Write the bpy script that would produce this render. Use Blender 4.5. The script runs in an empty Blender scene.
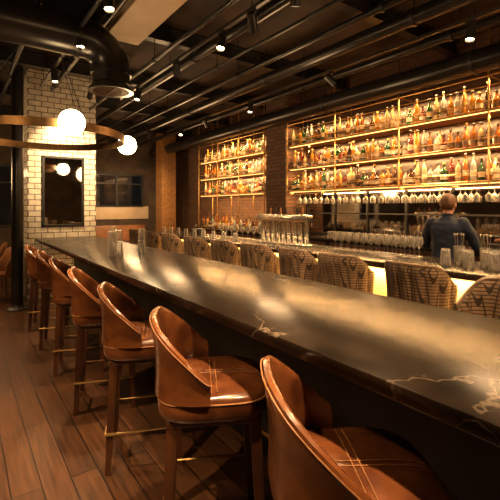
import bpy, bmesh, math, random
from mathutils import Vector, Matrix, Quaternion
random.seed(7)
COL = bpy.context.scene.collection
pi = math.pi
bpy.context.scene.view_settings.view_transform = 'Standard'

# ------------------------------------------------------------ materials
def nt_new(name):
    m = bpy.data.materials.new(name); m.use_nodes = True
    nt = m.node_tree; nt.nodes.clear()
    out = nt.nodes.new('ShaderNodeOutputMaterial')
    b = nt.nodes.new('ShaderNodeBsdfPrincipled')
    nt.links.new(b.outputs[0], out.inputs[0])
    return m, nt, b, out

def c4(c): return (c[0], c[1], c[2], 1)

def M(name, c1, c2=None, rough=.5, metal=0., scale=8., bump=0., trans=0., emit=None, es=0., coat=0., stretch=(1,1,1), rvar=0., spec=.5, detail=4.):
    m, nt, b, out = nt_new(name)
    if c2 is None: c2 = tuple(x*.8 for x in c1)
    tc = nt.nodes.new('ShaderNodeTexCoord'); mp = nt.nodes.new('ShaderNodeMapping')
    mp.inputs['Scale'].default_value = stretch
    nz = nt.nodes.new('ShaderNodeTexNoise'); nz.inputs['Scale'].default_value = scale; nz.inputs['Detail'].default_value = detail
    nt.links.new(tc.outputs['Object'], mp.inputs[0]); nt.links.new(mp.outputs[0], nz.inputs['Vector'])
    rp = nt.nodes.new('ShaderNodeValToRGB')
    rp.color_ramp.elements[0].position = .35; rp.color_ramp.elements[1].position = .65
    rp.color_ramp.elements[0].color = c4(c1); rp.color_ramp.elements[1].color = c4(c2)
    nt.links.new(nz.outputs['Fac'], rp.inputs[0]); nt.links.new(rp.outputs[0], b.inputs['Base Color'])
    b.inputs['Roughness'].default_value = rough; b.inputs['Metallic'].default_value = metal
    b.inputs['Transmission Weight'].default_value = trans; b.inputs['Coat Weight'].default_value = coat
    b.inputs['Specular IOR Level'].default_value = spec
    b.inputs['Coat Roughness'].default_value = .14
    if rvar:
        mr = nt.nodes.new('ShaderNodeMapRange'); mr.inputs[3].default_value = max(.02, rough-rvar); mr.inputs[4].default_value = rough+rvar
        nt.links.new(nz.outputs['Fac'], mr.inputs[0]); nt.links.new(mr.outputs[0], b.inputs['Roughness'])
    if bump:
        n2 = nt.nodes.new('ShaderNodeTexNoise'); n2.inputs['Scale'].default_value = scale*6
        nt.links.new(mp.outputs[0], n2.inputs['Vector'])
        bp = nt.nodes.new('ShaderNodeBump'); bp.inputs['Strength'].default_value = bump; bp.inputs['Distance'].default_value = .005
        nt.links.new(n2.outputs['Fac'], bp.inputs['Height']); nt.links.new(bp.outputs[0], b.inputs['Normal'])
    if emit:
        b.inputs['Emission Color'].default_value = c4(emit); b.inputs['Emission Strength'].default_value = es
    return m

def brick_mat(name, c1, c2, mortar, w, h, ms=.006, rough=.5, floor=False, grain=False, bump=.4, coat=0., offset=.5):
    m, nt, b, out = nt_new(name)
    tc = nt.nodes.new('ShaderNodeTexCoord'); sp = nt.nodes.new('ShaderNodeSeparateXYZ'); cb = nt.nodes.new('ShaderNodeCombineXYZ')
    nt.links.new(tc.outputs['Object'], sp.inputs[0])
    if floor:
        nt.links.new(sp.outputs['Y'], cb.inputs[0]); nt.links.new(sp.outputs['X'], cb.inputs[1])
    else:
        ad = nt.nodes.new('ShaderNodeMath'); ad.operation = 'ADD'
        nt.links.new(sp.outputs['X'], ad.inputs[0]); nt.links.new(sp.outputs['Y'], ad.inputs[1])
        nt.links.new(ad.outputs[0], cb.inputs[0]); nt.links.new(sp.outputs['Z'], cb.inputs[1])
    br = nt.nodes.new('ShaderNodeTexBrick'); br.offset = offset
    br.inputs['Color1'].default_value = c4(c1); br.inputs['Color2'].default_value = c4(c2); br.inputs['Mortar'].default_value = c4(mortar)
    br.inputs['Scale'].default_value = 1; br.inputs['Mortar Size'].default_value = ms
    br.inputs['Brick Width'].default_value = w; br.inputs['Row Height'].default_value = h
    nt.links.new(cb.outputs[0], br.inputs['Vector'])
    col = br.outputs['Color']
    nz = nt.nodes.new('ShaderNodeTexNoise'); nz.inputs['Detail'].default_value = 6
    mp = nt.nodes.new('ShaderNodeMapping'); nt.links.new(cb.outputs[0], mp.inputs[0]); nt.links.new(mp.outputs[0], nz.inputs['Vector'])
    if grain:
        mp.inputs['Scale'].default_value = (1.5, 22, 1); nz.inputs['Scale'].default_value = 2
    else:
        nz.inputs['Scale'].default_value = 9
    mx = nt.nodes.new('ShaderNodeMix'); mx.data_type = 'RGBA'; mx.blend_type = 'MULTIPLY'
    mr = nt.nodes.new('ShaderNodeMapRange'); mr.inputs[1].default_value = .3; mr.inputs[2].default_value = .7; mr.inputs[3].default_value = .45 if grain else .75; mr.inputs[4].default_value = 1.3 if grain else 1.1
    nt.links.new(nz.outputs['Fac'], mr.inputs[0])
    mx.inputs[0].default_value = 1
    nt.links.new(col, mx.inputs[6]); nt.links.new(mr.outputs[0], mx.inputs[7])
    nt.links.new(mx.outputs[2], b.inputs['Base Color'])
    b.inputs['Roughness'].default_value = rough; b.inputs['Coat Weight'].default_value = coat
    bp = nt.nodes.new('ShaderNodeBump'); bp.inputs['Strength'].default_value = bump; bp.inputs['Distance'].default_value = .006; bp.invert = True
    nt.links.new(br.outputs['Fac'], bp.inputs['Height']); nt.links.new(bp.outputs[0], b.inputs['Normal'])
    return m

def marble_mat():
    m, nt, b, out = nt_new('dark_stone')
    tc = nt.nodes.new('ShaderNodeTexCoord')
    wn = nt.nodes.new('ShaderNodeTexNoise'); wn.inputs['Scale'].default_value = 1.6; wn.inputs['Detail'].default_value = 6
    nt.links.new(tc.outputs['Object'], wn.inputs['Vector'])
    va = nt.nodes.new('ShaderNodeVectorMath'); va.operation = 'MULTIPLY_ADD'
    va.inputs[1].default_value = (.9, .9, .9)
    nt.links.new(wn.outputs['Color'], va.inputs[0]); nt.links.new(tc.outputs['Object'], va.inputs[2])
    vo = nt.nodes.new('ShaderNodeTexVoronoi'); vo.feature = 'DISTANCE_TO_EDGE'; vo.inputs['Scale'].default_value = 1.0
    nt.links.new(va.outputs[0], vo.inputs['Vector'])
    rp = nt.nodes.new('ShaderNodeValToRGB'); rp.color_ramp.elements[0].position = 0; rp.color_ramp.elements[0].color = (1,1,1,1)
    rp.color_ramp.elements[1].position = .006; rp.color_ramp.elements[1].color = (0,0,0,1)
    nt.links.new(vo.outputs['Distance'], rp.inputs[0])
    n3 = nt.nodes.new('ShaderNodeTexNoise'); n3.inputs['Scale'].default_value = 1.3
    nt.links.new(tc.outputs['Object'], n3.inputs['Vector'])
    r3 = nt.nodes.new('ShaderNodeValToRGB'); r3.color_ramp.elements[0].position = .36; r3.color_ramp.elements[1].position = .62
    nt.links.new(n3.outputs['Fac'], r3.inputs[0])
    mu = nt.nodes.new('ShaderNodeMath'); mu.operation = 'MULTIPLY'
    nt.links.new(rp.outputs[0], mu.inputs[0]); nt.links.new(r3.outputs[0], mu.inputs[1])
    n2 = nt.nodes.new('ShaderNodeTexNoise'); n2.inputs['Scale'].default_value = 5; n2.inputs['Detail'].default_value = 8
    nt.links.new(tc.outputs['Object'], n2.inputs['Vector'])
    r2 = nt.nodes.new('ShaderNodeValToRGB')
    r2.color_ramp.elements[0].color = (.007,.0045,.003,1); r2.color_ramp.elements[1].color = (.020,.012,.007,1)
    r2.color_ramp.elements[0].position = .35; r2.color_ramp.elements[1].position = .7
    nt.links.new(n2.outputs['Fac'], r2.inputs[0])
    mx = nt.nodes.new('ShaderNodeMix'); mx.data_type = 'RGBA'
    nt.links.new(mu.outputs[0], mx.inputs[0]); nt.links.new(r2.outputs[0], mx.inputs[6]); mx.inputs[7].default_value = (.19,.14,.095,1)
    nt.links.new(mx.outputs[2], b.inputs['Base Color'])
    mr = nt.nodes.new('ShaderNodeMapRange'); mr.inputs[1].default_value = .3; mr.inputs[2].default_value = .7; mr.inputs[3].default_value = .20; mr.inputs[4].default_value = .28
    nt.links.new(n2.outputs['Fac'], mr.inputs[0]); nt.links.new(mr.outputs[0], b.inputs['Roughness'])
    b.inputs['Specular IOR Level'].default_value = .38
    return m

def glass_mat(name, tint=(.98,.98,.98), base=.12):
    m = bpy.data.materials.new(name); m.use_nodes = True; nt = m.node_tree; nt.nodes.clear()
    out = nt.nodes.new('ShaderNodeOutputMaterial'); mix = nt.nodes.new('ShaderNodeMixShader')
    tr = nt.nodes.new('ShaderNodeBsdfTransparent'); gl = nt.nodes.new('ShaderNodeBsdfPrincipled')
    tr.inputs[0].default_value = c4(tint); gl.inputs['Roughness'].default_value = .10; gl.inputs['Base Color'].default_value = (.6,.55,.48,1); gl.inputs['Specular IOR Level'].default_value = 1.
    lw = nt.nodes.new('ShaderNodeLayerWeight'); lw.inputs[0].default_value = .38
    ma = nt.nodes.new('ShaderNodeMath'); ma.operation = 'ADD'; ma.use_clamp = True; ma.inputs[1].default_value = base
    nt.links.new(lw.outputs['Fresnel'], ma.inputs[0]); nt.links.new(ma.outputs[0], mix.inputs[0])
    nt.links.new(tr.outputs[0], mix.inputs[1]); nt.links.new(gl.outputs[0], mix.inputs[2]); nt.links.new(mix.outputs[0], out.inputs[0])
    return m

def emit_mat(name, c, s): return M(name, c, c, emit=c, es=s, rough=.4)

MT = dict(
 leather=M('cognac_leather', (.21,.070,.021), (.060,.017,.006), rough=.27, scale=4.5, bump=.12, coat=.55, rvar=.08, detail=9),
 seam=M('seam_thread', (.34,.15,.055), (.24,.10,.035), rough=.5),
 taupe=M('taupe_leather', (.19,.11,.06), (.13,.075,.04), rough=.45, scale=7, bump=.2, coat=.1),
 woven=brick_mat('woven_brown', (.27,.165,.09), (.21,.125,.065), (.035,.02,.011), .026, .022, .0034, .5, bump=.7, offset=0.),
 dwood=M('dark_walnut', (.10,.034,.012), (.05,.018,.008), rough=.38, scale=5, stretch=(4,4,.6), coat=.25),
 brass=M('aged_brass', (.74,.48,.19), (.55,.34,.11), rough=.3, metal=1, scale=12),
 dbrass=M('dark_bronze', (.24,.14,.06), (.14,.08,.035), rough=.42, metal=1, scale=12),
 black=M('black_steel', (.014,.012,.011), (.008,.007,.006), rough=.45, scale=9, coat=.1),
 duct=M('black_duct', (.02,.016,.014), (.012,.010,.009), rough=.28, metal=.3, scale=4),
 ceil=M('dark_ceiling', (.05,.03,.018), (.016,.010,.007), rough=.8, scale=2, bump=.4),
 wallp=M('dark_plaster', (.08,.05,.028), (.04,.025,.015), rough=.8, scale=3, bump=.2),
 bpanel=M('cream_bar_panel', (.78,.56,.28), (.68,.46,.21), rough=.5, scale=3, stretch=(1,.4,1)),
 cream=M('cream_panel', (.62,.48,.32), (.52,.38,.24), rough=.6, scale=3),
 bardark=M('bar_body', (.03,.018,.01), (.015,.009,.006), rough=.5, scale=4),
 steel=M('brushed_steel', (.82,.78,.70), (.62,.58,.52), rough=.24, metal=1, scale=10, stretch=(1,1,6)),
 mirror=M('smoked_mirror', (.33,.31,.30), (.28,.26,.25), rough=.05, metal=1, scale=1.5),
 silver=M('mirror_silver', (.5,.46,.4), (.45,.41,.36), rough=.03, metal=1, scale=1.5),
 wglass=M('night_window', (.008,.012,.022), (.004,.006,.01), rough=.08, scale=1.5),
 glass=glass_mat('clear_glass'),
 shelfwood=M('shelf_wood', (.26,.12,.035), (.15,.065,.02), rough=.4, scale=5, stretch=(4,.6,4)),
 backwood=M('dark_amber_wood', (.06,.024,.008), (.03,.012,.004), rough=.3, scale=3, stretch=(4,.5,4), coat=.3),
 navy=M('navy_cotton', (.014,.021,.046), (.009,.014,.032), rough=.85, scale=20, bump=.3),
 trous=M('black_trousers', (.012,.012,.014), (.008,.008,.01), rough=.9, scale=20),
 skin=M('skin', (.50,.26,.16), (.44,.21,.125), rough=.5, scale=12),
 hair=M('auburn_hair', (.14,.055,.02), (.07,.027,.011), rough=.6, scale=30, stretch=(1,1,.3), bump=.6),
 eyew=M('eye_white', (.8,.78,.74), rough=.2), lips=M('lips', (.4,.14,.1), rough=.4),
 shoe=M('black_shoe', (.01,.01,.01), rough=.4),
 globe=emit_mat('frosted_globe', (1,.70,.36), 30),
 lens=emit_mat('lamp_lens', (1,.70,.36), 30),
 led=emit_mat('led_strip_glow', (1,.52,.14), 4),
 leather2=M('tan_bench', (.26,.10,.035), (.18,.065,.02), rough=.5, scale=6),
 label=M('paper_label', (.72,.62,.44), (.55,.44,.27), rough=.7, scale=30),
 label2=M('dark_label', (.04,.03,.02), (.2,.12,.04), rough=.6, scale=40),
 label3=M('gold_label', (.35,.20,.05), (.5,.34,.12), rough=.6, scale=40),
 cap=M('bottle_cap', (.03,.025,.02), (.015,.01,.01), rough=.4),
 capg=M('gold_cap', (.6,.38,.12), (.45,.28,.08), rough=.3, metal=1),
 marble=marble_mat(),
 tile=brick_mat('white_subway_tile', (.90,.82,.68), (.80,.72,.58), (.17,.12,.08), .2, .095, .007, .22, coat=.3),
 brick=brick_mat('old_brick', (.17,.075,.036), (.10,.044,.022), (.06,.042,.028), .23, .075, .012, .85, bump=.8),
 floor=brick_mat('dark_plank_floor', (.080,.034,.015), (.048,.020,.009), (.006,.003,.002), 1.5, .15, .004, .30, floor=True, grain=True, bump=.3),
)
def gm(name, c, c2, tr=.45): return M(name, c, c2, rough=.08, trans=tr, scale=3, coat=.5)
BG = [gm('amber_spirit', (.50,.17,.02), (.30,.09,.01)), gm('whisky_gold', (.65,.30,.04), (.5,.2,.025)), gm('clear_bottle_glass', (.74,.72,.64), (.6,.58,.5), .6),
      gm('green_bottle_glass', (.04,.13,.04), (.02,.07,.02)), gm('brown_bottle_glass', (.10,.038,.012), (.05,.02,.007)), gm('red_spirit', (.30,.04,.015), (.2,.02,.01)),
      gm('pale_spirit', (.78,.62,.34), (.68,.5,.24), .5)]

# ------------------------------------------------------------ mesh helpers
def box(bm, c, s, bev=0., rot=None):
    r = bmesh.ops.create_cube(bm, size=1)
    vs = r['verts']
    bmesh.ops.scale(bm, vec=s, verts=vs)
    if rot: bmesh.ops.rotate(bm, cent=(0,0,0), matrix=rot, verts=vs)
    bmesh.ops.translate(bm, vec=c, verts=vs)
    if bev:
        es = list({e for v in vs for e in v.link_edges})
        bmesh.ops.bevel(bm, geom=es, offset=bev, segments=2, affect='EDGES', profile=.5)

def bridge(bm, r0, r1):
    n = len(r0)
    for i in range(n):
        try: bm.faces.new((r0[i], r0[(i+1)%n], r1[(i+1)%n], r1[i]))
        except ValueError: pass

def loft(bm, rings, cap=True, closed=False):
    R = [[bm.verts.new(p) for p in r] for r in rings]
    for a, b in zip(R[:-1], R[1:]): bridge(bm, a, b)
    if closed: bridge(bm, R[-1], R[0])
    elif cap:
        bm.faces.new(list(reversed(R[0]))); bm.faces.new(R[-1])
    return R

def tube(bm, pts, r, seg=10, closed=False, rr=None):
    pts = [Vector(p) for p in pts]; n = len(pts); rings = []
    prev = None
    for i, p in enumerate(pts):
        if closed: t = pts[(i+1)%n]-pts[i-1]
        else: t = pts[min(i+1, n-1)]-pts[max(i-1, 0)]
        t.normalize()
        if prev is None:
            a = Vector((0,0,1)) if abs(t.z) < .9 else Vector((1,0,0))
            u = t.cross(a).normalized()
        else:
            u = (prev - t*prev.dot(t)).normalized()
        prev = u; v = t.cross(u)
        rad = rr[i] if rr else r
        rings.append([p+(u*math.cos(2*pi*k/seg)+v*math.sin(2*pi*k/seg))*rad for k in range(seg)])
    loft(bm, rings, closed=closed)

def lathe(bm, prof, seg=16, c=(0,0,0), close=True):
    c = Vector(c)
    rings = [[c+Vector((r*math.cos(2*pi*k/seg), r*math.sin(2*pi*k/seg), z)) for k in range(seg)] for r, z in prof]
    loft(bm, rings, cap=close)

def ell(bm, c, s, seg=20, rings=12, rot=None):
    r = bmesh.ops.create_uvsphere(bm, u_segments=seg, v_segments=rings, radius=1); vs = r['verts']
    bmesh.ops.scale(bm, vec=s, verts=vs)
    if rot: bmesh.ops.rotate(bm, cent=(0,0,0), matrix=rot, verts=vs)
    bmesh.ops.translate(bm, vec=c, verts=vs)

def sup(phi, a, b, n):
    return 1./((abs(math.cos(phi))/a)**n+(abs(math.sin(phi))/b)**n)**(1./n)

def obj(name, bm, mat, parent=None, loc=(0,0,0), smooth=True, rotz=0., **props):
    me = bpy.data.meshes.new(name)
    bmesh.ops.recalc_face_normals(bm, faces=bm.faces)
    bm.to_mesh(me); bm.free()
    for m in (mat if isinstance(mat, (list, tuple)) else [mat]): me.materials.append(m)
    if smooth:
        me.shade_smooth()
        try: me.set_sharp_from_angle(angle=math.radians(38))
        except Exception: pass
    o = bpy.data.objects.new(name, me); COL.objects.link(o)
    o.location = loc; o.rotation_euler = (0,0,rotz)
    if parent: o.parent = parent
    for k, v in props.items(): o[k] = v
    return o

def empty(name, loc=(0,0,0), rotz=0., **props):
    o = bpy.data.objects.new(name, None); COL.objects.link(o); o.location = loc; o.rotation_euler = (0,0,rotz)
    o.empty_display_size = .05
    for k, v in props.items(): o[k] = v
    return o

def dup(root, loc, rotz=0., **props):
    n = root.copy(); COL.objects.link(n); n.location = loc; n.rotation_euler = (0,0,rotz)
    for k, v in props.items(): n[k] = v
    for ch in list(root.children):
        cc = ch.copy(); COL.objects.link(cc); cc.parent = n
        for g in list(ch.children):
            gg = g.copy(); COL.objects.link(gg); gg.parent = cc
    return n

def B(): return bmesh.new()

# ------------------------------------------------------------ room shell
X0, X1, Y0, Y1, ZC = -3.5, 5.75, -3., 12.5, 3.95
def slab(name, c, s, mat, **p):
    bm = B(); box(bm, (0,0,0), s); return obj(name, bm, mat, loc=c, smooth=False, kind='structure', **p)
slab('floor', ((X0+X1)/2,(Y0+Y1)/2,-.05), (X1-X0+.4,Y1-Y0+.4,.1), MT['floor'])
slab('ceiling', ((X0+X1)/2,(Y0+Y1)/2,ZC+.05), (X1-X0+.4,Y1-Y0+.4,.1), MT['ceil'])
slab('wall_right', (X1+.1,(Y0+Y1)/2,ZC/2), (.2,Y1-Y0+.4,ZC), MT['brick'])
slab('wall_left', (X0-.1,(Y0+Y1)/2,ZC/2), (.2,Y1-Y0+.4,ZC), MT['wallp'])
slab('wall_back', ((X0+X1)/2,Y1+.1,ZC/2), (X1-X0,.2,ZC), MT['wallp'])
slab('wall_front', ((X0+X1)/2,Y0-.1,ZC/2), (X1-X0,.2,ZC), MT['wallp'])

def window(name, x0, x1, z0, z1, y, nm=3):
    bm = B()
    box(bm, ((x0+x1)/2, y, (z0+z1)/2), (x1-x0, .02, z1-z0))
    o = obj(name, bm, MT['wglass'], smooth=False, kind='structure')
    bm = B()
    for k in range(nm+1):
        x = x0+(x1-x0)*k/nm; box(bm, (x, y-.03, (z0+z1)/2), (.05,.05,z1-z0+.05))
    for z in (z0, z1, z0+(z1-z0)*.72): box(bm, ((x0+x1)/2, y-.03, z), (x1-x0, .045, .045))
    f = obj(name.replace('window','trim'), bm, MT['black'], smooth=False, kind='structure')
window('window_1', 3.1, 4.75, 1.62, 2.6, Y1-.02, 2)
window('window_2', -1.2, 1.6, 1.1, 2.7, Y1-.02, 3)
bm = B(); box(bm, (0,0,0), (1.9,.06,.4), .01)
obj('trim_3', bm, MT['cream'], loc=(4.0, Y1-.03, 1.42), kind='structure')
bm = B(); box(bm, (0,0,ZC/2), (.45,.45,ZC), .01)
obj('wood_clad_pillar', bm, MT['shelfwood'], loc=(5.0, 11.2, 0), smooth=False, label='square brown wood-clad pillar beside the brick wall', category='pillar')

# ------------------------------------------------------------ pillars
TPY = 7.72
bm = B(); box(bm, (0,0,ZC/2), (1.12,.9,ZC), .006)
obj('tiled_pillar', bm, MT['tile'], loc=(1.49, TPY+.45, 0), smooth=False, label='wide square pillar clad in white subway tiles', category='pillar')
mr = empty('wall_mirror', (1.49, TPY, 1.86), label='black-framed rectangular mirror hung on the white tiled pillar', category='mirror')
bm = B(); box(bm, (0,-.014,0), (.62,.012,1.16)); obj('mirror_glass', bm, MT['silver'], mr, smooth=False)
bm = B()
for sx in (-1,1): box(bm, (sx*.325,-.02,0), (.04,.04,1.24), .004)
for sz in (-1,1): box(bm, (0,-.02,sz*.60), (.69,.04,.04), .004)
obj('mirror_frame', bm, MT['black'], mr, smooth=False)

bm = B(); box(bm, (0,0,ZC/2), (.55,.62,ZC), .01)
obj('brick_pillar', bm, MT['brick'], loc=(5.47, 6.28, 0), smooth=False, label='old brown brick pillar between two bottle shelving units', category='pillar')

ps = empty('steel_post', (.72, 7.12, 0), label='round black steel column standing near the tiled pillar', category='pillar')
bm = B(); lathe(bm, [(.085,.03),(.085,ZC)], 24); obj('shaft', bm, MT['duct'], ps)
bm = B(); lathe(bm, [(.15,0),(.15,.02),(.10,.05),(.09,.08)], 24); obj('base_plate', bm, MT['black'], ps)

# ------------------------------------------------------------ high table
TX0, TX1, TY0, TY1, TZ = 1.0, 1.96, -1.2, 7.45, 1.07
tb = empty('communal_table', ((TX0+TX1)/2, (TY0+TY1)/2, 0), label='very long bar-height table with dark faintly veined stone top', category='table')
TL = TY1-TY0; TW = TX1-TX0
bm = B(); box(bm, (0,0,TZ-.025), (TW,TL,.05), .006); obj('tabletop', bm, MT['marble'], tb, smooth=True)
bm = B(); box(bm, (.03,0,TZ-.09), (TW-.30,TL-.1,.08)); obj('apron', bm, MT['black'], tb, smooth=False)
bm = B(); box(bm, (.14,0,.49), (.10,TL-.3,.98), .004); obj('base_panel', bm, MT['black'], tb, smooth=False)
bm = B()
tube(bm, [(-.02,-TL/2+.2,.24),(-.02,TL/2-.2,.24)], .018)
for k in range(9):
    y = -TL/2+.3+k*(TL-.6)/8; tube(bm, [(.09,y,.24),(-.02,y,.24)], .01)
obj('foot_rail', bm, MT['brass'], tb)

# ------------------------------------------------------------ stools
def rimz(ph, phim, hi, lo, flat, ribs=0):
    s = (phim-abs(ph))/(phim*(1-flat)); s = max(0, min(1, s)); s = math.sin(s*pi/2)**1.2 if not ribs else s*s*(3-2*s)
    return lo+(hi-lo)*s + .012*math.cos(ph)
def backshell(bm, a, n, th, phim, hi, lo, zbot, lean, ribs=0, amp=0., flat=.45, N=64):
    rings = []
    for i in range(N+1):
        ph = -phim+2*phim*i/N
        zt = rimz(ph, phim, hi, lo, flat, ribs)
        r0 = sup(ph, a, a, n)
        if ribs: r0 += amp*abs(math.sin(ribs*(ph+phim)/(2*phim)*pi))
        h = zt-zbot
        ln = lean*(max(0, math.cos(ph))*.8+.2)
        pr = [(r0+ln*t-.012*math.sin(t*pi), zbot+h*t*.985) for t in (0,.15,.3,.45,.6,.75,.88,.96)]
        pr += [(r0+ln-.2*th, zt+.004), (r0+ln-.5*th, zt+.009), (r0+ln-.8*th, zt+.004)]
        pr += [(r0+ln*t-th-.012*math.sin(t*pi), zbot+h*t*.985) for t in (.96,.88,.75,.6,.45,.3,.15,0)]
        rings.append([(-r*math.cos(ph), r*math.sin(ph), z) for r, z in pr])
    loft(bm, rings)
    return rings
def rimpath(a, n, th, phim, hi, lo, lean, flat, ribs=0, dz=.010, N=60, inset=.5):
    out = []
    for i in range(N+1):
        ph = -phim+2*phim*i/N
        r = sup(ph,a,a,n)+lean*(max(0,math.cos(ph))*.8+.2)-th*inset
        out.append((-r*math.cos(ph), r*math.sin(ph), rimz(ph,phim,hi,lo,flat,ribs)+dz))
    return out

def cushion(bm, a, n, z0, z1, puff=.0, cross=False, inset=.0):
    seg = 72; rings = []
    prof = [(.90,z0),(.96,z0+.006),(.99,z0+.02),(1.01,(z0+z1)/2),(1.0,z1-.03),(.975,z1-.013),(.94,z1-.004)]
    for s, z in prof: rings.append([(sup(2*pi*k/seg,a,a,n)*s*math.cos(2*pi*k/seg), sup(2*pi*k/seg,a,a,n)*s*math.sin(2*pi*k/seg), z) for k in range(seg)])
    for j in range(1, 16):
        s = .94*(1-j/16.)
        r = []
        for k in range(seg):
            p = 2*pi*k/seg; rr = sup(p,a,a,n)*s; x = rr*math.cos(p); y = rr*math.sin(p)
            z = z1+puff*(1-s*s)
            if cross: z += .014*(min(1,abs(x)/.045)**.7)*(min(1,abs(y)/.045)**.7)*(1-s**3) - .004
            r.append((x,y,z))
        rings.append(r)
    loft(bm, rings)

st = empty('leather_bar_stool', (.96, .72, 0), rotz=0, label='cognac brown leather barrel-back stool with dark wood legs', category='bar stool', group='leather stools along the long table')
bm = B(); cushion(bm, .25, 3.8, .665, .775, .012, True); obj('seat', bm, MT['leather'], st)
SP = (.266, 2.9, .034, math.radians(86), 1.065, .84)
bm = B(); backshell(bm, *SP, .752, .022, flat=.18)
obj('backrest', bm, MT['leather'], st)
bm = B()
for off in (-.012,.012):
    tube(bm, [(x,off,.7905-.010*(abs(x)/.2)**4) for x in [(-.2+.42*i/12) for i in range(13)]], .0016, 6)
    tube(bm, [(off,y,.7905-.010*(abs(y)/.2)**4) for y in [(-.205+.41*i/12) for i in range(13)]], .0016, 6)
tube(bm, [(sup(2*pi*k/64,.25,.25,3.8)*1.004*math.cos(2*pi*k/64), sup(2*pi*k/64,.25,.25,3.8)*1.004*math.sin(2*pi*k/64), .747) for k in range(64)], .0035, 6, closed=True)
tube(bm, rimpath(.266,2.9,.034,math.radians(85),1.065,.84,.022,.18, dz=-.004, inset=-.02), .0028, 6)
obj('piping', bm, MT['seam'], st)
bm = B(); box(bm, (0,0,.65), (.41,.41,.03), .006); obj('seat_frame', bm, MT['dwood'], st, smooth=False)
for sx in (-1,1):
    for sy in (-1,1):
        bm = B()
        r = []
        for z, h, o in ((.66,.024,.178),(.3,.020,.196),(0,.015,.210)):
            r.append([(sx*o+dx*h, sy*o+dy*h, z) for dx,dy in ((-1,-1),(1,-1),(1,1),(-1,1))])
        loft(bm, r); obj('leg', bm, MT['dwood'], st, smooth=False)
bm = B(); q = .222
tube(bm, [(-q,-q,.24),(q,-q,.24),(q,q,.24),(-q,q,.24)], .010, 8, closed=True)
obj('footrest', bm, MT['brass'], st)
ROT = [-.58,-.50,-.40,-.34,-.30,-.28,-.28,-.28]
st.rotation_euler = (0,0,ROT[0]); st.location = (.98,.80,0)
for k in range(1, 7):
    dup(st, (.98, .80+.855*k, 0), ROT[k])

bs = empty('woven_back_bar_stool', (2.92, 1.72, 0), label='brown woven round-back stool with black legs at the bar', category='bar stool', group='woven-back stools at the bar')
bm = B(); cushion(bm, .225, 3.2, .68, .77, .012); obj('seat', bm, MT['taupe'], bs)
bm = B(); backshell(bm, .252, 2.6, .04, math.radians(92), 1.13, .99, .69, .025, ribs=9, amp=.012, flat=.45, N=108); obj('backrest', bm, MT['woven'], bs)
bm = B()
tube(bm, rimpath(.258,2.6,.04,math.radians(91),1.13,.99,.025,.45,1,.012), .012, 8); obj('piping', bm, MT['taupe'], bs)
for sx in (-1,1):
    for sy in (-1,1):
        bm = B(); tube(bm, [(sx*.16,sy*.16,.69),(sx*.2,sy*.2,0)], .013, 10); obj('leg', bm, MT['black'], bs)
bm = B(); tube(bm, [(-.185,-.185,.28),(.185,-.185,.28),(.185,.185,.28),(-.185,.185,.28)], .009, 8, closed=True); obj('footrest', bm, MT['brass'], bs)
for y, r in ((2.45,.05),(3.02,-.1),(3.72,.04),(4.42,0),(5.2,.06),(6.0,-.03),(6.8,0),(7.55,.05)):
    dup(bs, (2.92, y, 0), r)
dup(bs, (2.30, .95, 0), pi-.2, label='brown woven round-back stool standing behind the long table')

# ------------------------------------------------------------ bar
BY0, BY1 = -1.2, 8.2; BL = BY1-BY0; BC = (BY0+BY1)/2
bar = empty('bar_counter', (3.55, BC, 0), label='long bar with dark stone top and glowing cream front', category='bar counter')
bm = B(); box(bm, (-.02,0,TZ-.0275), (.78,BL,.055), .006); obj('countertop', bm, MT['marble'], bar)
bm = B(); box(bm, (.06,0,.5075), (.5,BL-.1,1.015)); obj('body', bm, MT['bardark'], bar, smooth=False)
bm = B()
n = 12; pw = (BL-.1)/n
for k in range(n): box(bm, (-.205, -(BL-.1)/2+pw*(k+.5), .57), (.03,pw-.012,.84), .006)
obj('front_panel', bm, MT['bpanel'], bar, smooth=False)
bm = B(); tube(bm, [(-.30,-BL/2+.2,.2),(-.30,BL/2-.2,.2)], .022)
for k in range(8):
    y = -BL/2+.4+k*(BL-.8)/7; tube(bm, [(-.30,y,.2),(-.2,y,.2)], .012)
obj('foot_rail', bm, MT['brass'], bar)
bm = B(); box(bm, (-.36,0,TZ-.062), (.03,BL-.3,.014)); obj('light_strip', bm, MT['led'], bar, smooth=False)
def area(loc, sx, sy, power, color, rot=(0,0,0), name='area_lamp'):
    l = bpy.data.lights.new(name, 'AREA'); l.shape = 'RECTANGLE'; l.size = sx; l.size_y = sy; l.energy = power; l.color = color
    o = bpy.data.objects.new(name, l); COL.objects.link(o); o.location = loc; o.rotation_euler = rot; return o
WARM = (1,.54,.20); WARM2 = (1,.64,.32)
area((3.25, BC, .99), .04, BL-.3, 190, (1,.58,.18), rot=(0,-.35,0))

# back bar cabinets + worktop
CBY0, CBY1 = -1., 9.6
def cabinet():
    c = empty('back_bar_cabinet', (5.35, 0, 0), label='dark wood under-counter cabinet with two doors', category='cabinet', group='cabinets under the back counter')
    bm = B(); box(bm, (.02,0,.505), (.6,1.10,1.01)); obj('body', bm, MT['bardark'], c, smooth=False)
    for s in (-1,1):
        bm = B(); box(bm, (-.295,s*.275,.52), (.025,.54,.92), .004); d = obj('door', bm, MT['dwood'], c, smooth=False)
        bm = B(); tube(bm, [(-.30,s*.06,.72),(-.33,s*.06,.72),(-.33,s*.06,.88),(-.30,s*.06,.88)], .006, 8)
        obj('handle', bm, MT['brass'], d)
    return c
c0 = cabinet(); c0.location.y = -.42
for y in (.72,1.86,3.0,4.14,5.3,7.2,8.4): dup(c0, (5.35, y, 0))
bm = B(); box(bm, (0,0,0), (.68,6.95,.04), .005)
obj('back_counter_worktop', bm, MT['marble'], loc=(5.35, CBY0+6.95/2, 1.03), label='dark stone worktop on the cabinets behind the bar', category='worktop')
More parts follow.
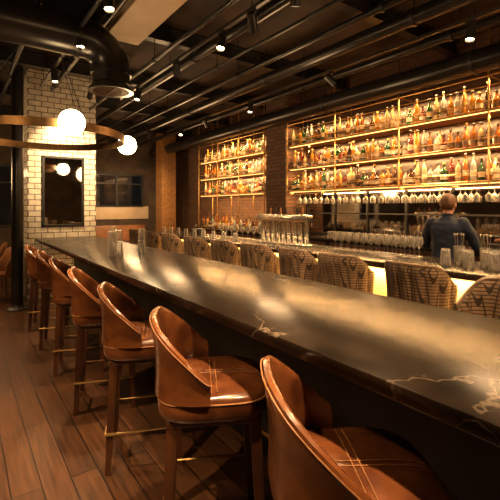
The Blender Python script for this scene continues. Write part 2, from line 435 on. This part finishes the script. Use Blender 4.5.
bm = B(); box(bm, (0,0,0), (.68,3.0,.04), .005)
obj('back_counter_worktop', bm, MT['marble'], loc=(5.35, 8.10, 1.03), label='dark stone worktop crowded with bottles beside brick pillar', category='worktop')

bmr = empty('back_bar_mirror', (5.735, 3.3, 1.47), label='smoked mirror with dark mullions above the back counter', category='mirror')
bm = B(); box(bm, (0,0,0), (.02,5.2,.80)); obj('mirror_glass', bm, MT['mirror'], bmr, smooth=False)
bm = B()
for k in range(8): box(bm, (-.02,-2.6+5.2*k/7,0), (.03,.035,.82))
for z in (-.4,.0,.4): box(bm, (-.02,0,z), (.028,5.2,.025))
obj('mirror_frame', bm, MT['black'], bmr, smooth=False)

# ------------------------------------------------------------ shelving units
SH = [1.91, 2.34, 2.78]
def shelving(y0, y1, nup, label, rack=True):
    L = y1-y0; c = empty('bottle_shelving', (5.42, (y0+y1)/2, 0), label=label, category='shelving')
    for z in SH:
        bm = B(); box(bm, (0,0,z-.015), (.44,L,.03), .003); obj('shelf', bm, MT['shelfwood'], c, smooth=False)
        bm = B(); tube(bm, [(-.225,-L/2,z+.09),(-.225,L/2,z+.09)], .006, 8); tube(bm, [(-.225,-L/2,z-.012),(-.225,L/2,z-.012)], .011, 8); obj('rail', bm, MT['brass'], c)
        bm = B(); box(bm, (-.19,0,z-.034), (.018,L-.1,.008)); obj('light_strip', bm, MT['led'], c, smooth=False)
        area((5.42-.14, (y0+y1)/2, z-.045), .03, L-.1, 21*L, WARM, rot=(0,-.15,0))
    bm = B(); tube(bm, [(-.225,-L/2,SH[2]+.40),(-.225,L/2,SH[2]+.40)], .011, 8); tube(bm, [(.2,-L/2,SH[2]+.40),(.2,L/2,SH[2]+.40)], .011, 8); obj('rail', bm, MT['brass'], c)
    bm = B()
    for z in SH: box(bm, (.235,0,z+.19), (.02,L-.02,.36))
    obj('back_panel', bm, MT['backwood'], c, smooth=False)
    area((5.42-.14, (y0+y1)/2, SH[2]+.39), .03, L-.1, 21*L, WARM, rot=(0,-.1,0))
    for k in range(nup):
        y = -L/2+L*k/(nup-1)
        bm = B()
        for x in (-.225,.2): tube(bm, [(x,y,1.06 if not rack else 1.86),(x,y,ZC-.02)], .012, 8)
        tube(bm, [(-.225,y,SH[2]+.40),(.2,y,SH[2]+.40)], .009, 8)
        obj('upright', bm, MT['brass'], c)
    return c
shelving(1.0, 5.92, 5, 'wide brass-framed shelving packed with liquor bottles', True)
shelving(6.66, 9.5, 4, 'brass-framed shelving with bottles beside the brick pillar', False)

# ------------------------------------------------------------ bottles
PROF = [
 [(.030,0),(.037,.004),(.038,.012),(.038,.165),(.034,.19),(.018,.22),(.0135,.235),(.013,.285),(.016,.288),(.016,.298)],
 [(.034,0),(.042,.004),(.043,.012),(.044,.13),(.040,.155),(.018,.18),(.014,.19),(.014,.225),(.017,.228),(.017,.238)],
 [(.028,0),(.033,.004),(.034,.012),(.034,.20),(.028,.235),(.014,.26),(.012,.27),(.012,.315),(.015,.318),(.015,.328)],
 [(.038,0),(.044,.006),(.045,.02),(.043,.10),(.036,.14),(.018,.165),(.015,.175),(.014,.215),(.018,.218),(.018,.228)],
 [(.030,0),(.036,.004),(.0365,.012),(.037,.18),(.033,.205),(.016,.245),(.0135,.26),(.0135,.30),(.0165,.302),(.0165,.312)],
]
LB = [(.055,.125,0),(.04,.10,0),(.07,.14,0),(.03,.08,0),(.06,.12,0)]
BD = ['amber liquor bottle with paper label','gold whisky bottle with paper label','clear glass liquor bottle with label','dark green glass bottle with label','dark brown glass bottle with label','red liqueur bottle with label','pale gold spirit bottle with label']
protos = []
for pi_ in range(5):
    for gi in range(7):
        me = bpy.data.meshes.new('bottle'); bm = B()
        if pi_ == 1:
            rings = [[(sup(2*pi*k/16+.0,r,r,5)*math.cos(2*pi*k/16), sup(2*pi*k/16,r,r,5)*math.sin(2*pi*k/16), z) if r > .02 else (r*math.cos(2*pi*k/16), r*math.sin(2*pi*k/16), z) for k in range(16)] for r, z in PROF[pi_]]
            loft(bm, rings)
        else: lathe(bm, PROF[pi_], 16)
        bmesh.ops.recalc_face_normals(bm, faces=bm.faces)
        bm.to_mesh(me); bm.free(); me.shade_smooth(); me.materials.append(BG[gi])
        z0, z1, _ = LB[pi_]; rb = max(r for r, z in PROF[pi_])+.0012
        bm = B()
        if pi_ == 1:
            loft(bm, [[(sup(2*pi*k/16,rb,rb,5)*math.cos(2*pi*k/16), sup(2*pi*k/16,rb,rb,5)*math.sin(2*pi*k/16), z) for k in range(16)] for z in (z0,z1)], cap=False)
        else: lathe(bm, [(rb,z0),(rb,z1)], 16, close=False)
        ml = bpy.data.meshes.new('label'); bm.to_mesh(ml); bm.free(); ml.shade_smooth()
        ml.materials.append(MT[random.choice(['label','label2','label2','label3','label'])])
        rt, zt = PROF[pi_][-1]
        bm = B(); lathe(bm, [(rt+.001,zt-.012),(rt+.001,zt+.012),(rt-.003,zt+.014)], 12)
        mc = bpy.data.meshes.new('cap'); bm.to_mesh(mc); bm.free(); mc.shade_smooth(); mc.materials.append(MT[random.choice(['cap','capg','cap'])])
        protos.append((me, ml, mc, BD[gi]))
def bottle(x, y, z, group, idx=None):
    w = [4,3,4,3,4,1,3]
    gi = random.choices(range(7), w)[0]; p = random.randrange(5)
    me, ml, mc, lab = protos[p*7+gi]
    o = bpy.data.objects.new('bottle', me); COL.objects.link(o); o.location = (x,y,z); o.rotation_euler = (0,0,random.uniform(-.3,.3) if p == 1 else random.uniform(0,6))
    s = random.uniform(.95,1.0); o.scale = (s,s,random.uniform(.88,1.16))
    o['label'] = lab; o['category'] = 'bottle'; o['group'] = group
    for nm, m_ in (('label', ml), ('cap', mc)):
        c = bpy.data.objects.new(nm, m_); COL.objects.link(c); c.parent = o
def row(y0, y1, x, z, sp, group):
    y = y0
    while y < y1:
        bottle(x+random.uniform(-.012,.012), y, z, group); y += sp+random.uniform(0,.008)
NB = ['bottles on the lower shelf','bottles on the middle shelf','bottles on the top shelf']
for i, z in enumerate(SH):
    row(1.12, 5.85, 5.30, z, .092, NB[i])
    row(1.17, 5.85, 5.45, z, .36, NB[i])
    row(6.76, 9.42, 5.34, z, .115, NB[i]+' by the pillar')
row(6.75, 9.4, 5.25, 1.05, .12, 'bottles on the back counter')
row(6.8, 9.4, 5.45, 1.05, .24, 'bottles on the back counter')

# ------------------------------------------------------------ glassware
def lathe_obj(name, prof, mat, seg=20, **p):
    bm = B(); lathe(bm, prof, seg, close=False); return obj(name, bm, mat, **p)
wg = lathe_obj('wine_glass', [(.001,.002),(.034,.0),(.034,.003),(.006,.008),(.004,.02),(.004,.085),(.012,.095),(.034,.12),(.040,.15),(.036,.185),(.031,.205),(.030,.205),(.035,.183),(.0385,.15),(.032,.121),(.010,.098),(.001,.096)], MT['glass'], loc=(3.72,2.30,TZ),
   label='clear stemmed wine glass standing on the bar', category='glass', group='wine glasses on the bar')
for i in range(11):
    for j in range(2):
        if i == 0 and j == 0: continue
        dup(wg, (3.72+.09*j, 2.30+.105*i, TZ))
for i in range(8): dup(wg, (3.78, 4.95+.16*i, TZ))
for i in range(34):
    for j in range(2):
        if (i*7+j*3) % 11 == 0: continue
        o = dup(wg, (5.22+.16*j, 1.12+.14*i, 1.852), label='clear stemmed glass hanging upside down from a rack', group='glasses hanging under the shelf')
        o.rotation_euler = (pi,0,0)
gr = empty('glass_hanging_rack', (5.3, 3.46, 1.85), label='brass rails holding upside-down stemware beneath the shelf', category='rack')
bm = B()
for j in range(2):
    for s in (-1,1): tube(bm, [(-.08+.16*j+s*.018,-2.42,-.006),(-.08+.16*j+s*.018,2.42,-.006)], .0035, 6)
for k in range(7): tube(bm, [(-.14,-2.4+.8*k,0),(.14,-2.4+.8*k,0)], .004, 6); tube(bm, [(0,-2.4+.8*k,0),(0,-2.4+.8*k,.028)], .004, 6)
obj('rail', bm, MT['brass'], gr)

tg = lathe_obj('tumbler', [(.001,.106),(.026,.108),(.029,.104),(.036,.0),(.034,.0),(.0275,.098),(.001,.1)], MT['glass'], loc=(1.28,4.22,TZ), label='upside-down clear tumbler standing on the long table', category='glass', group='tumblers on the long table')
tg.scale = (1.3,1.3,1.3)
def tum(x, y, z, s=1.3, **p):
    o = dup(tg, (x,y,z), **p); o.scale = (s,s,s); return o
tum(1.28,4.22,TZ+.141, 1.15)
for (x,y) in ((1.40,4.36),(1.68,4.42),(1.60,5.2)):
    tum(x,y,TZ); tum(x,y,TZ+.141, 1.15)
for i in range(10):
    for j in range(2): tum(5.15+.11*j, 3.6+.13*i, 1.05, 1.1, label='upside-down tumbler on the back counter', group='tumblers on the back counter')
for i in range(8):
    tum(5.15, 2.75+.1*i, 1.05, 1.2, label='upside-down tumbler on the back counter', group='tumblers on the back counter')
    tum(5.15, 1.2+.1*i, 1.05, 1.2, label='upside-down tumbler on the back counter', group='tumblers on the back counter')
for i in range(9): tum(3.48+.10*(i%2), 1.05+.10*i, TZ, 1.3, label='upside-down clear tumbler on the bar', group='tumblers on the bar')
for i in range(9): tum(3.42, 5.1+.33*i, TZ, 1.1, label='small clear tumbler on the bar', group='tumblers on the bar')
for (x,y) in ((3.72,1.62),(3.74,1.38),(3.72,1.85)):
    m_ = empty('bar_tool_jar', (x,y,TZ), label='glass jar holding steel bar tools on the bar', category='jar')
    bm = B(); lathe(bm, [(.001,.004),(.04,.0),(.045,.01),(.048,.15),(.046,.15),(.042,.014),(.001,.008)], 20, close=False); obj('jar', bm, MT['glass'], m_)
    for a in range(4):
        bm = B()
        tube(bm, [(.01*math.cos(a*1.6),.01*math.sin(a*1.6),.012),(.04*math.cos(a*1.6),.04*math.sin(a*1.6),.25)], .003, 6); ell(bm, (.041*math.cos(a*1.6),.041*math.sin(a*1.6),.255), (.009,.009,.013), 8, 6)
        obj('bar_spoon', bm, MT['steel'], m_)

# beer tap tower
tp = empty('beer_tap_tower', (3.66, 4.25, TZ), label='wide polished steel beer tap tower with upright columns on the bar', category='beer tap')
bm = B(); box(bm, (0,0,.36), (.13,1.04,.10), .015); obj('top_rail', bm, MT['steel'], tp)
bm = B(); box(bm, (.02,0,.01), (.22,1.04,.02), .004); obj('drip_tray', bm, MT['steel'], tp)
cm = None
for s in range(9):
    if cm is None:
        bm = B(); lathe(bm, [(.036,.02),(.036,.03),(.030,.04),(.030,.30),(.034,.315)], 20); o = obj('column', bm, MT['steel'], tp, (0,-.46+.115*s,0)); cm = o.data
    else:
        o = bpy.data.objects.new('column', cm); COL.objects.link(o); o.parent = tp; o.location = (0,-.46+.115*s,0)
for i in range(8):
    y = -.4+.115*i
    bm = B(); tube(bm, [(.05,y,.345),(.13,y,.345),(.15,y,.30),(.15,y,.25)], .011, 8); obj('tap', bm, MT['steel'], tp)
    bm = B(); lathe(bm, [(.007,.35),(.010,.37),(.014,.46),(.012,.50),(.006,.505)], 12, (.10,y,0)); obj('tap_handle', bm, MT['leather2'] if i%2 else MT['black'], tp)

rg = empty('bar_caddy', (3.86, 6.9, TZ), label='low dark metal caddy on the bar', category='caddy')
bm = B(); box(bm, (-.1,0,.05), (.16,.3,.10), .01); obj('body', bm, MT['black'], rg)
bm = B(); tube(bm, [(-.1,-.13,.10),(-.1,-.13,.16),(-.1,.13,.16),(-.1,.13,.10)], .006, 8); obj('handle', bm, MT['steel'], rg)

# ------------------------------------------------------------ ceiling services
def pipe(x, z, r, y0, y1, mat='duct', name='ceiling_pipe', lab='long black pipe running under the ceiling', fl=True):
    o = empty(name, (x, (y0+y1)/2, z), label=lab, category='pipe', group='pipes under the ceiling')
    L = y1-y0; bm = B(); tube(bm, [(0,-L/2,0),(0,L/2,0)], r, 20); obj('pipe_run', bm, MT[mat], o)
    nn = int(L/2.2); hm = None
    for k in range(nn+1):
        y = -L/2+.3+(L-.6)*k/nn
        if hm is None:
            bm = B()
            loft(bm, [[(math.cos(2*pi*j/20)*(r+.012), dy, math.sin(2*pi*j/20)*(r+.012)) for j in range(20)] for dy in (-.02,.02)])
            tube(bm, [(0,0,r),(0,0,ZC-z)], .006, 6)
            h0 = obj('hanger', bm, MT['black'], o, (0,y,0)); hm = h0.data
        else:
            h_ = bpy.data.objects.new('hanger', hm); COL.objects.link(h_); h_.parent = o; h_.location = (0,y,0)
pipe(5.0, 3.32, .14, -2.8, 12.2, lab='thick black duct pipe running above the shelving')
pipe(4.45, 3.50, .05, -2.8, 12.2)
pipe(3.72, 3.50, .08, -2.8, 12.2, lab='medium black duct pipe running under the ceiling')
pipe(3.2, 3.45, .035, -2.8, 12.2)
pipe(2.85, 3.50, .02, -2.8, 12.2, lab='slim black conduit running under the ceiling')
pipe(2.5, 3.55, .06, -2.8, 12.2)
pipe(1.95, 3.40, .025, -2.8, 12.2, lab='slim black conduit running under the ceiling')
pipe(1.27, 3.60, .04, -2.8, 7.5, lab='slim black pipe running under the ceiling')
pipe(.62, 3.60, .03, -2.8, 12.2, lab='slim black pipe running under the ceiling')
pipe(.30, 3.60, .055, -2.8, 12.2)
def crossb(y, z=3.78, h=.2, w=.12):
    bm = B()
    box(bm, (0,0,h/2-.008), (X1-X0-.02,w,.016)); box(bm, (0,0,-h/2+.008), (X1-X0-.02,w,.016)); box(bm, (0,0,0), (X1-X0-.02,.014,h-.03))
    obj('ceiling_beam', bm, MT['black'], loc=((X0+X1)/2,y,z+.05), smooth=False, label='black steel I-beam crossing under the ceiling', category='beam', group='ceiling beams')
for y in (-.8,1.1,2.9,4.9,6.9,8.9,10.9): crossb(y)
def track(x, y0, y1, z=3.42):
    bm = B(); box(bm, (0,0,0), (.035,y1-y0,.03)); 
    for k in range(5):
        y = (y0-y1)/2+.2+(y1-y0-.4)*k/4; tube(bm, [(0,y,.01),(0,y,ZC-z)], .005, 6)
    obj('lighting_track', bm, MT['black'], loc=(x,(y0+y1)/2,z), smooth=False, label='black ceiling lighting track', category='lighting track', group='lighting tracks')
track(1.0,-.8,6.8); track(2.2,-.8,6.8); track(4.05,-.5,9.)
PW = 3.3
def spot(x, y, z, target, power, size=.9, es=True, col=WARM2, blend=.8):
    o = empty('track_spotlight', (x,y,z), label='small black cylindrical track spotlight', category='ceiling lamp', group='track spotlights')
    bm = B(); tube(bm, [(0,0,.10),(0,0,0)], .008, 8); box(bm, (0,0,.09), (.03,.09,.03)); obj('stem', bm, MT['black'], o)
    d = (Vector(target)-Vector((x,y,z))).normalized()
    q = d.to_track_quat('-Z','Y')
    bm = B(); lathe(bm, [(.02,.09),(.042,.08),(.045,.07),(.045,-.09),(.040,-.09),(.040,-.065)], 20); h = obj('lamp_head', bm, MT['black'], o); h.rotation_mode = 'QUATERNION'; h.rotation_quaternion = q
    bm = B(); lathe(bm, [(.0395,-.064),(.0395,-.07),(.02,-.074)], 20); l_ = obj('lens', bm, MT['lens'], o); l_.rotation_mode = 'QUATERNION'; l_.rotation_quaternion = q
    if power:
        l = bpy.data.lights.new('spot_lamp','SPOT'); l.energy = power*PW; l.color = col; l.spot_size = size; l.spot_blend = blend; l.shadow_soft_size = .045
        lo = bpy.data.objects.new('spot_lamp', l); COL.objects.link(lo); lo.location = Vector((x,y,z))+d*.10; lo.rotation_mode = 'QUATERNION'; lo.rotation_quaternion = q
for y, t, p in ((.3,(1.0,.7,.8),150),(1.5,(.9,1.5,.8),130),(3.38,(1.0,2.9,.8),150),(4.35,(.95,3.9,.8),130),(5.72,(1.1,5.4,1),130)):
    spot(1.0, y, 3.30, t, p, .95)
for y, t, p in ((.4,(2.7,1.9,1.0),130),(1.6,(1.6,1.7,1.07),50),(2.4,(2.7,3.2,1.0),130),(3.54,(1.6,3.1,1.07),60),(4.6,(2.7,5.2,1.0),130),(5.95,(1.6,5.6,1.07),60)):  # spots aimed at the woven stool backs are added to brighten them
    spot(2.2, y, 3.30, t, p, 1.0)
for y, t, p in ((1.0,(4.6,2.4,1.3),50),(1.9,(3.6,2.0,1.07),60),(3.74,(5.2,3.2,2.2),60),(5.57,(3.6,5.4,1.07),90),(7.13,(5.3,7.6,1.8),60),(8.25,(3.6,7.6,1.07),70)):  # first spot is an extra one, added to brighten the bartender
    spot(4.05, y, 3.30, t, p, 1.1)
spot(2.2, 3.0, 3.30, (3.66,4.25,1.3), 90, .5)  # extra spot added to brighten the tap tower
for (x,y,t,p) in ((-.6,1.4,(.1,1.6,0),140),(-.6,3.4,(.1,3.4,0),140),(-.6,6.0,(.1,6.0,0),130),(1.6,6.3,(1.6,7.7,2.4),140),(3.6,9.0,(4.2,12,1.4),120)):
    spot(x,y,3.30,t,p,1.1)
def point(loc, p, r=.25):  # unseen fill light without a fixture, added to raise the room's ambient level
    l = bpy.data.lights.new('ambient_fill','POINT'); l.energy = p; l.color = (1,.60,.28); l.shadow_soft_size = r
    o = bpy.data.objects.new('ambient_fill', l); COL.objects.link(o); o.location = loc
for loc, p in (((3.4,1.2,2.7),34),((3.4,4.2,2.7),34),((3.4,7.6,2.7),45),((-1.2,3.,2.6),75),((-.8,8.5,2.2),110),((1.4,-1.,2.5),65),((3.6,10.4,2.2),60)): point(loc, p)

# black duct with elbow
du = empty('ventilation_duct', (1.42, 4.5, 2.9), label='large round black ventilation duct with downward elbow', category='duct')
bm = B(); pts = [(-4.7,0,.48),(-1.2,0,.48),(-.45,0,.48)]
for k in range(1, 9):
    a = k/8*pi/2; pts.append((-.36+.30*math.sin(a), 0, .18+.30*math.cos(a)))
pts.append((-.06,0,.04))
tube(bm, pts, .20, 28); obj('duct_body', bm, MT['duct'], du)
for x in (-4.0,-3.1,-2.2,-1.3,-.42):
    bm = B(); loft(bm, [[(x+dx, r_*math.cos(2*pi*j/28), .48+r_*math.sin(2*pi*j/28)) for j in range(28)] for dx, r_ in ((-.02,.203),(-.02,.218),(.02,.218),(.02,.203))])
    obj('duct_collar', bm, MT['duct'], du)
bm = B(); lathe(bm, [(.203,.14),(.218,.14),(.218,.18),(.203,.18)], 28, (-.06,0,0)); obj('duct_collar', bm, MT['duct'], du)
bm = B(); lathe(bm, [(.205,.02),(.24,-.02),(.24,-.045),(.20,-.04)], 28, (-.06,0,0)); obj('duct_flange', bm, MT['duct'], du)
bm = B()
for k in range(-5, 6):
    w = math.sqrt(max(.0, .19**2-(k*.034)**2)); box(bm, (-.06,k*.034,-.035), (2*w,.004,.02))
box(bm, (-.06,0,-.035), (.006,.38,.02))
obj('grille', bm, MT['dbrass'], du, smooth=False)

bm = B(); box(bm, (0,0,0), (.42,1.7,.10), .01)
obj('ceiling_panel', bm, MT['cream'], loc=(1.62, 4.1, 3.68), smooth=False, label='cream painted panel fixed under the dark ceiling', category='ceiling panel')

# ------------------------------------------------------------ ring chandelier
RC = (.85, 5.45, 2.45)
ch = empty('ring_chandelier', RC, label='bronze ring chandelier with glowing round glass globes', category='chandelier')
bm = B(); loft(bm, [[(r_*math.cos(2*pi*j/72), r_*math.sin(2*pi*j/72), z_) for j in range(72)] for r_, z_ in ((.93,-.045),(.93,.045),(.915,.045),(.915,-.045))], closed=True)
obj('ring_band', bm, MT['dbrass'], ch)
gang = [math.atan2(-1.06,.08)+k*math.radians(91.5) for k in range(2)]
for a in gang:
    bm = B(); ell(bm, (1.055*math.cos(a),1.055*math.sin(a),0), (.13,.13,.13), 24, 16); obj('globe', bm, MT['globe'], ch)
    bm = B(); tube(bm, [(.925*math.cos(a),.925*math.sin(a),0),(.955*math.cos(a),.955*math.sin(a),0)], .035, 16); obj('globe_holder', bm, MT['brass'], ch)
for k in range(3):
    a = .8+k*2*pi/3
    bm = B(); tube(bm, [(.92*math.cos(a),.92*math.sin(a),.04),(0.05*math.cos(a),.05*math.sin(a),ZC-RC[2]-.03)], .005, 6); obj('suspension_rod', bm, MT['black'], ch)
bm = B(); lathe(bm, [(.09,ZC-RC[2]-.045),(.09,ZC-RC[2])], 24); obj('ceiling_rose', bm, MT['black'], ch)

# ------------------------------------------------------------ dining area behind
def dchair(loc, rz):
    c = empty('dining_chair', loc, rz, label='brown leather dining chair with curved back', category='chair', group='dining chairs')
    bm = B(); cushion(bm, .21, 4, .40, .47, .01); obj('seat', bm, MT['leather2'], c)
    bm = B(); backshell(bm, .23, 3, .03, math.radians(75), .86, .6, .44, .04); obj('backrest', bm, MT['leather2'], c)
    for sx in (-1,1):
        for sy in (-1,1):
            bm = B(); tube(bm, [(sx*.16,sy*.16,.41),(sx*.19,sy*.19,0)], .014, 8); obj('leg', bm, MT['dwood'], c)
    return c
dc = dchair((.52,8.0,0), pi+.2)
for l_, r in (((.50,9.3,0),pi),((-1.1,8.1,0),0),((-1.1,9.4,0),0),((2.4,10.2,0),0),((3.9,10.2,0),pi)): dup(dc, l_, r)
def dtable(loc):
    c = empty('dining_table', loc, label='square dark wood dining table with pedestal base', category='table', group='dining tables')
    bm = B(); box(bm, (0,0,.735), (.7,.7,.03), .005); obj('tabletop', bm, MT['dwood'], c)
    bm = B(); lathe(bm, [(.22,0),(.22,.015),(.04,.04),(.03,.08),(.03,.72)], 20); obj('pedestal', bm, MT['black'], c)
    return c
dt = dtable((-.27,8.05,0)); dup(dt, (-.3,9.35,0)); dup(dt, (3.15,10.2,0))
bq = empty('banquette', (3.6, 11.85, 0), label='long tan leather banquette beneath the far window', category='bench')
bm = B(); box(bm, (0,0,.36), (2.2,.55,.16), .03); obj('seat', bm, MT['leather2'], bq)
bm = B(); box(bm, (0,.27,.72), (2.2,.14,.66), .03); obj('backrest', bm, MT['leather2'], bq)
bm = B(); box(bm, (0,.05,.14), (2.16,.5,.28)); obj('plinth', bm, MT['dwood'], bq, smooth=False)

wl = empty('fill_pendant', (.45, 10.2, 2.35), label='small globe pendant added to light the far left wall', category='lamp')  # invented pendant, put in to warm the wall at far left
bm = B(); ell(bm, (0,0,0), (.08,.08,.08), 20, 12); obj('globe', bm, MT['globe'], wl)
bm = B(); tube(bm, [(0,0,.07),(0,0,ZC-2.36)], .005, 6); obj('cord', bm, MT['black'], wl)

# ------------------------------------------------------------ bartender
def capsule(bm, pts, rad, seg=16):
    tube(bm, pts, 0, seg, rr=rad)
    for p, r in zip(pts, rad): ell(bm, p, (r,r,r), 14, 8)
def torso(bm, rows, seg=28, n=2.4):
    rings = [[(cx+sup(2*pi*k/seg,rx,ry,n)*math.cos(2*pi*k/seg), sup(2*pi*k/seg,rx,ry,n)*math.sin(2*pi*k/seg), z) for k in range(seg)] for z, rx, ry, cx in rows]
    loft(bm, rings)
def fused(name, bm, mat, parent, vox, smooth=4, disp=0.):
    o = obj(name, bm, mat, None, smooth=False)
    m = o.modifiers.new('r','REMESH'); m.mode = 'VOXEL'; m.voxel_size = vox
    s = o.modifiers.new('s','SMOOTH'); s.iterations = smooth; s.factor = .5
    if disp:
        t = bpy.data.textures.new('fold','CLOUDS'); t.noise_scale = .11
        d = o.modifiers.new('d','DISPLACE'); d.texture = t; d.strength = disp; d.mid_level = .5
    dg = bpy.context.evaluated_depsgraph_get(); me = bpy.data.meshes.new_from_object(o.evaluated_get(dg))
    me.shade_smooth(); o.modifiers.clear(); o.data = me; o.parent = parent
    return o
PR = empty('person', (4.56, 2.40, 0), .12, label='bartender in dark navy shirt standing, facing the bottle shelves', category='person')
elb = {1:(.07,.285,1.14), -1:(.09,-.275,1.13)}; wri = {1:(.335,.20,1.11), -1:(.345,-.17,1.11)}
bm = B()
torso(bm, [(.80,.09,.14,0),(.93,.11,.16,0),(1.05,.095,.138,0),(1.2,.11,.155,0),(1.33,.115,.175,-.005),(1.41,.09,.16,-.01),(1.455,.055,.08,-.01)])
capsule(bm, [(-.015,0,1.42),(.0,0,1.50),(.012,0,1.56)], [.062,.055,.056])
ell(bm, (.022,0,1.615), (.096,.075,.105)); ell(bm, (.052,0,1.565), (.066,.056,.062))
capsule(bm, [(.105,0,1.625),(.128,0,1.592)], [.010,.015]); ell(bm, (.108,0,1.64), (.02,.055,.012))
for s in (-1,1):
    ell(bm, (.015,s*.079,1.60), (.018,.010,.031)); ell(bm, (.095,s*.033,1.585), (.02,.022,.02))
    e, w = elb[s], wri[s]
    capsule(bm, [(-.01,s*.17,1.395), tuple((Vector((-.01,s*.2,1.38))+Vector(e))/2), e], [.058,.048,.040])
    capsule(bm, [e, tuple((Vector(e)*.6+Vector(w)*.4)), w], [.040,.041,.027])
    hx, hy, hz = w
    ell(bm, (hx+.05,hy-s*.004,hz-.012), (.055,.042,.017))
    for k, (oy, ln) in enumerate(((.030,.066),(.010,.078),(-.010,.074),(-.029,.058))):
        y = hy+oy*s*-1
        b0 = (hx+.088-abs(oy)*.2, y, hz-.012)
        capsule(bm, [b0, (b0[0]+ln*.45, y-oy*s*.2, hz-.012), (b0[0]+ln*.75, y-oy*s*.3, hz-.026), (b0[0]+ln*.95, y-oy*s*.3, hz-.044)], [.0095,.0088,.008,.0072], 10)
    capsule(bm, [(hx+.02,hy-s*.03,hz-.012),(hx+.05,hy-s*.056,hz-.022),(hx+.08,hy-s*.062,hz-.036)], [.013,.011,.009], 10)
    capsule(bm, [(0,s*.09,.88),(.015,s*.10,.66),(.01,s*.105,.48),(-.01,s*.105,.32),(-.02,s*.105,.10)], [.085,.07,.052,.05,.035])
    capsule(bm, [(-.03,s*.105,.05),(.12,s*.115,.035)], [.035,.03])
fused('body', bm, MT['skin'], PR, .0065, 3)
bm = B()
torso(bm, [(.90,.128,.180,0),(1.0,.125,.170,0),(1.1,.122,.162,0),(1.22,.13,.175,0),(1.33,.132,.195,-.005),(1.40,.110,.185,-.01),(1.44,.078,.12,-.012),(1.475,.066,.072,-.008)])
for s in (-1,1):
    e, w = Vector(elb[s]), Vector(wri[s])
    capsule(bm, [(-.01,s*.165,1.395), tuple((Vector((-.01,s*.2,1.38))+e)/2), tuple(e)], [.074,.064,.055])
    capsule(bm, [tuple(e), tuple(e*.75+w*.25)], [.055,.05])
fused('shirt', bm, MT['navy'], PR, .011, 4, .022)
bm = B(); loft(bm, [[(-.004+(rx)*math.cos(2*pi*k/28), rx*1.02*math.sin(2*pi*k/28), z+.012*math.cos(2*pi*k/28)*-1) for k in range(28)] for rx, z in ((.066,1.455),(.07,1.50),(.064,1.50),(.062,1.455))], closed=True); obj('collar', bm, MT['navy'], PR)
bm = B()
torso(bm, [(.78,.12,.17,0),(.9,.125,.178,0),(1.0,.115,.165,0)])
for s in (-1,1): capsule(bm, [(0,s*.09,.84),(.015,s*.10,.66),(.01,s*.105,.48),(-.01,s*.105,.30),(-.02,s*.105,.11)], [.102,.088,.074,.068,.062])
fused('trousers', bm, MT['trous'], PR, .012, 4, .012)
for s in (-1,1):
    bm = B(); loft(bm, [[(x_+.0, s*.112+w_*math.cos(a), max(0,h_*(.5+.5*math.sin(a)))) for a in [2*pi*k/16 for k in range(16)]] for x_, w_, h_ in ((-.085,.025,.06),(-.07,.042,.10),(0,.046,.11),(.07,.050,.085),(.15,.052,.06),(.20,.04,.045),(.22,.015,.03))]); obj('shoe', bm, MT['shoe'], PR)
    bm = B(); ell(bm, (.111,s*.031,1.617), (.011,.013,.010), 12, 8); obj('eye', bm, MT['eyew'], PR)
bm = B(); ell(bm, (.115,0,1.555), (.009,.024,.007), 14, 8); obj('mouth', bm, MT['lips'], PR)
bm = B(); ell(bm, (.010,0,1.630), (.106,.086,.108), 40, 26)
dl = [v for v in bm.verts if (v.co.x > .055 and v.co.z < 1.672) or v.co.z < 1.545 or (v.co.x > -.01 and v.co.z < 1.60)]
bmesh.ops.delete(bm, geom=dl, context='VERTS')
for v in bm.verts: 
    d = (v.co-Vector((.01,0,1.63))).normalized(); v.co += d*random.uniform(-.003,.005)
h = obj('hair', bm, MT['hair'], PR); sm = h.modifiers.new('s','SOLIDIFY'); sm.thickness = .012; sm.offset = -1

# ------------------------------------------------------------ world & camera
w = bpy.data.worlds.new('World'); bpy.context.scene.world = w; w.use_nodes = True
bg = w.node_tree.nodes['Background']; bg.inputs[0].default_value = (1,.6,.3,1); bg.inputs[1].default_value = .02

cam = bpy.data.cameras.new('cam'); co = bpy.data.objects.new('cam', cam); COL.objects.link(co)
cam.sensor_fit = 'HORIZONTAL'; cam.sensor_width = 36; cam.lens = 36*400/500; cam.shift_y = -.084; cam.clip_start = .05
co.location = (0,0,1.57); co.rotation_euler = (pi/2, 0, -math.atan(290/400))
bpy.context.scene.camera = co
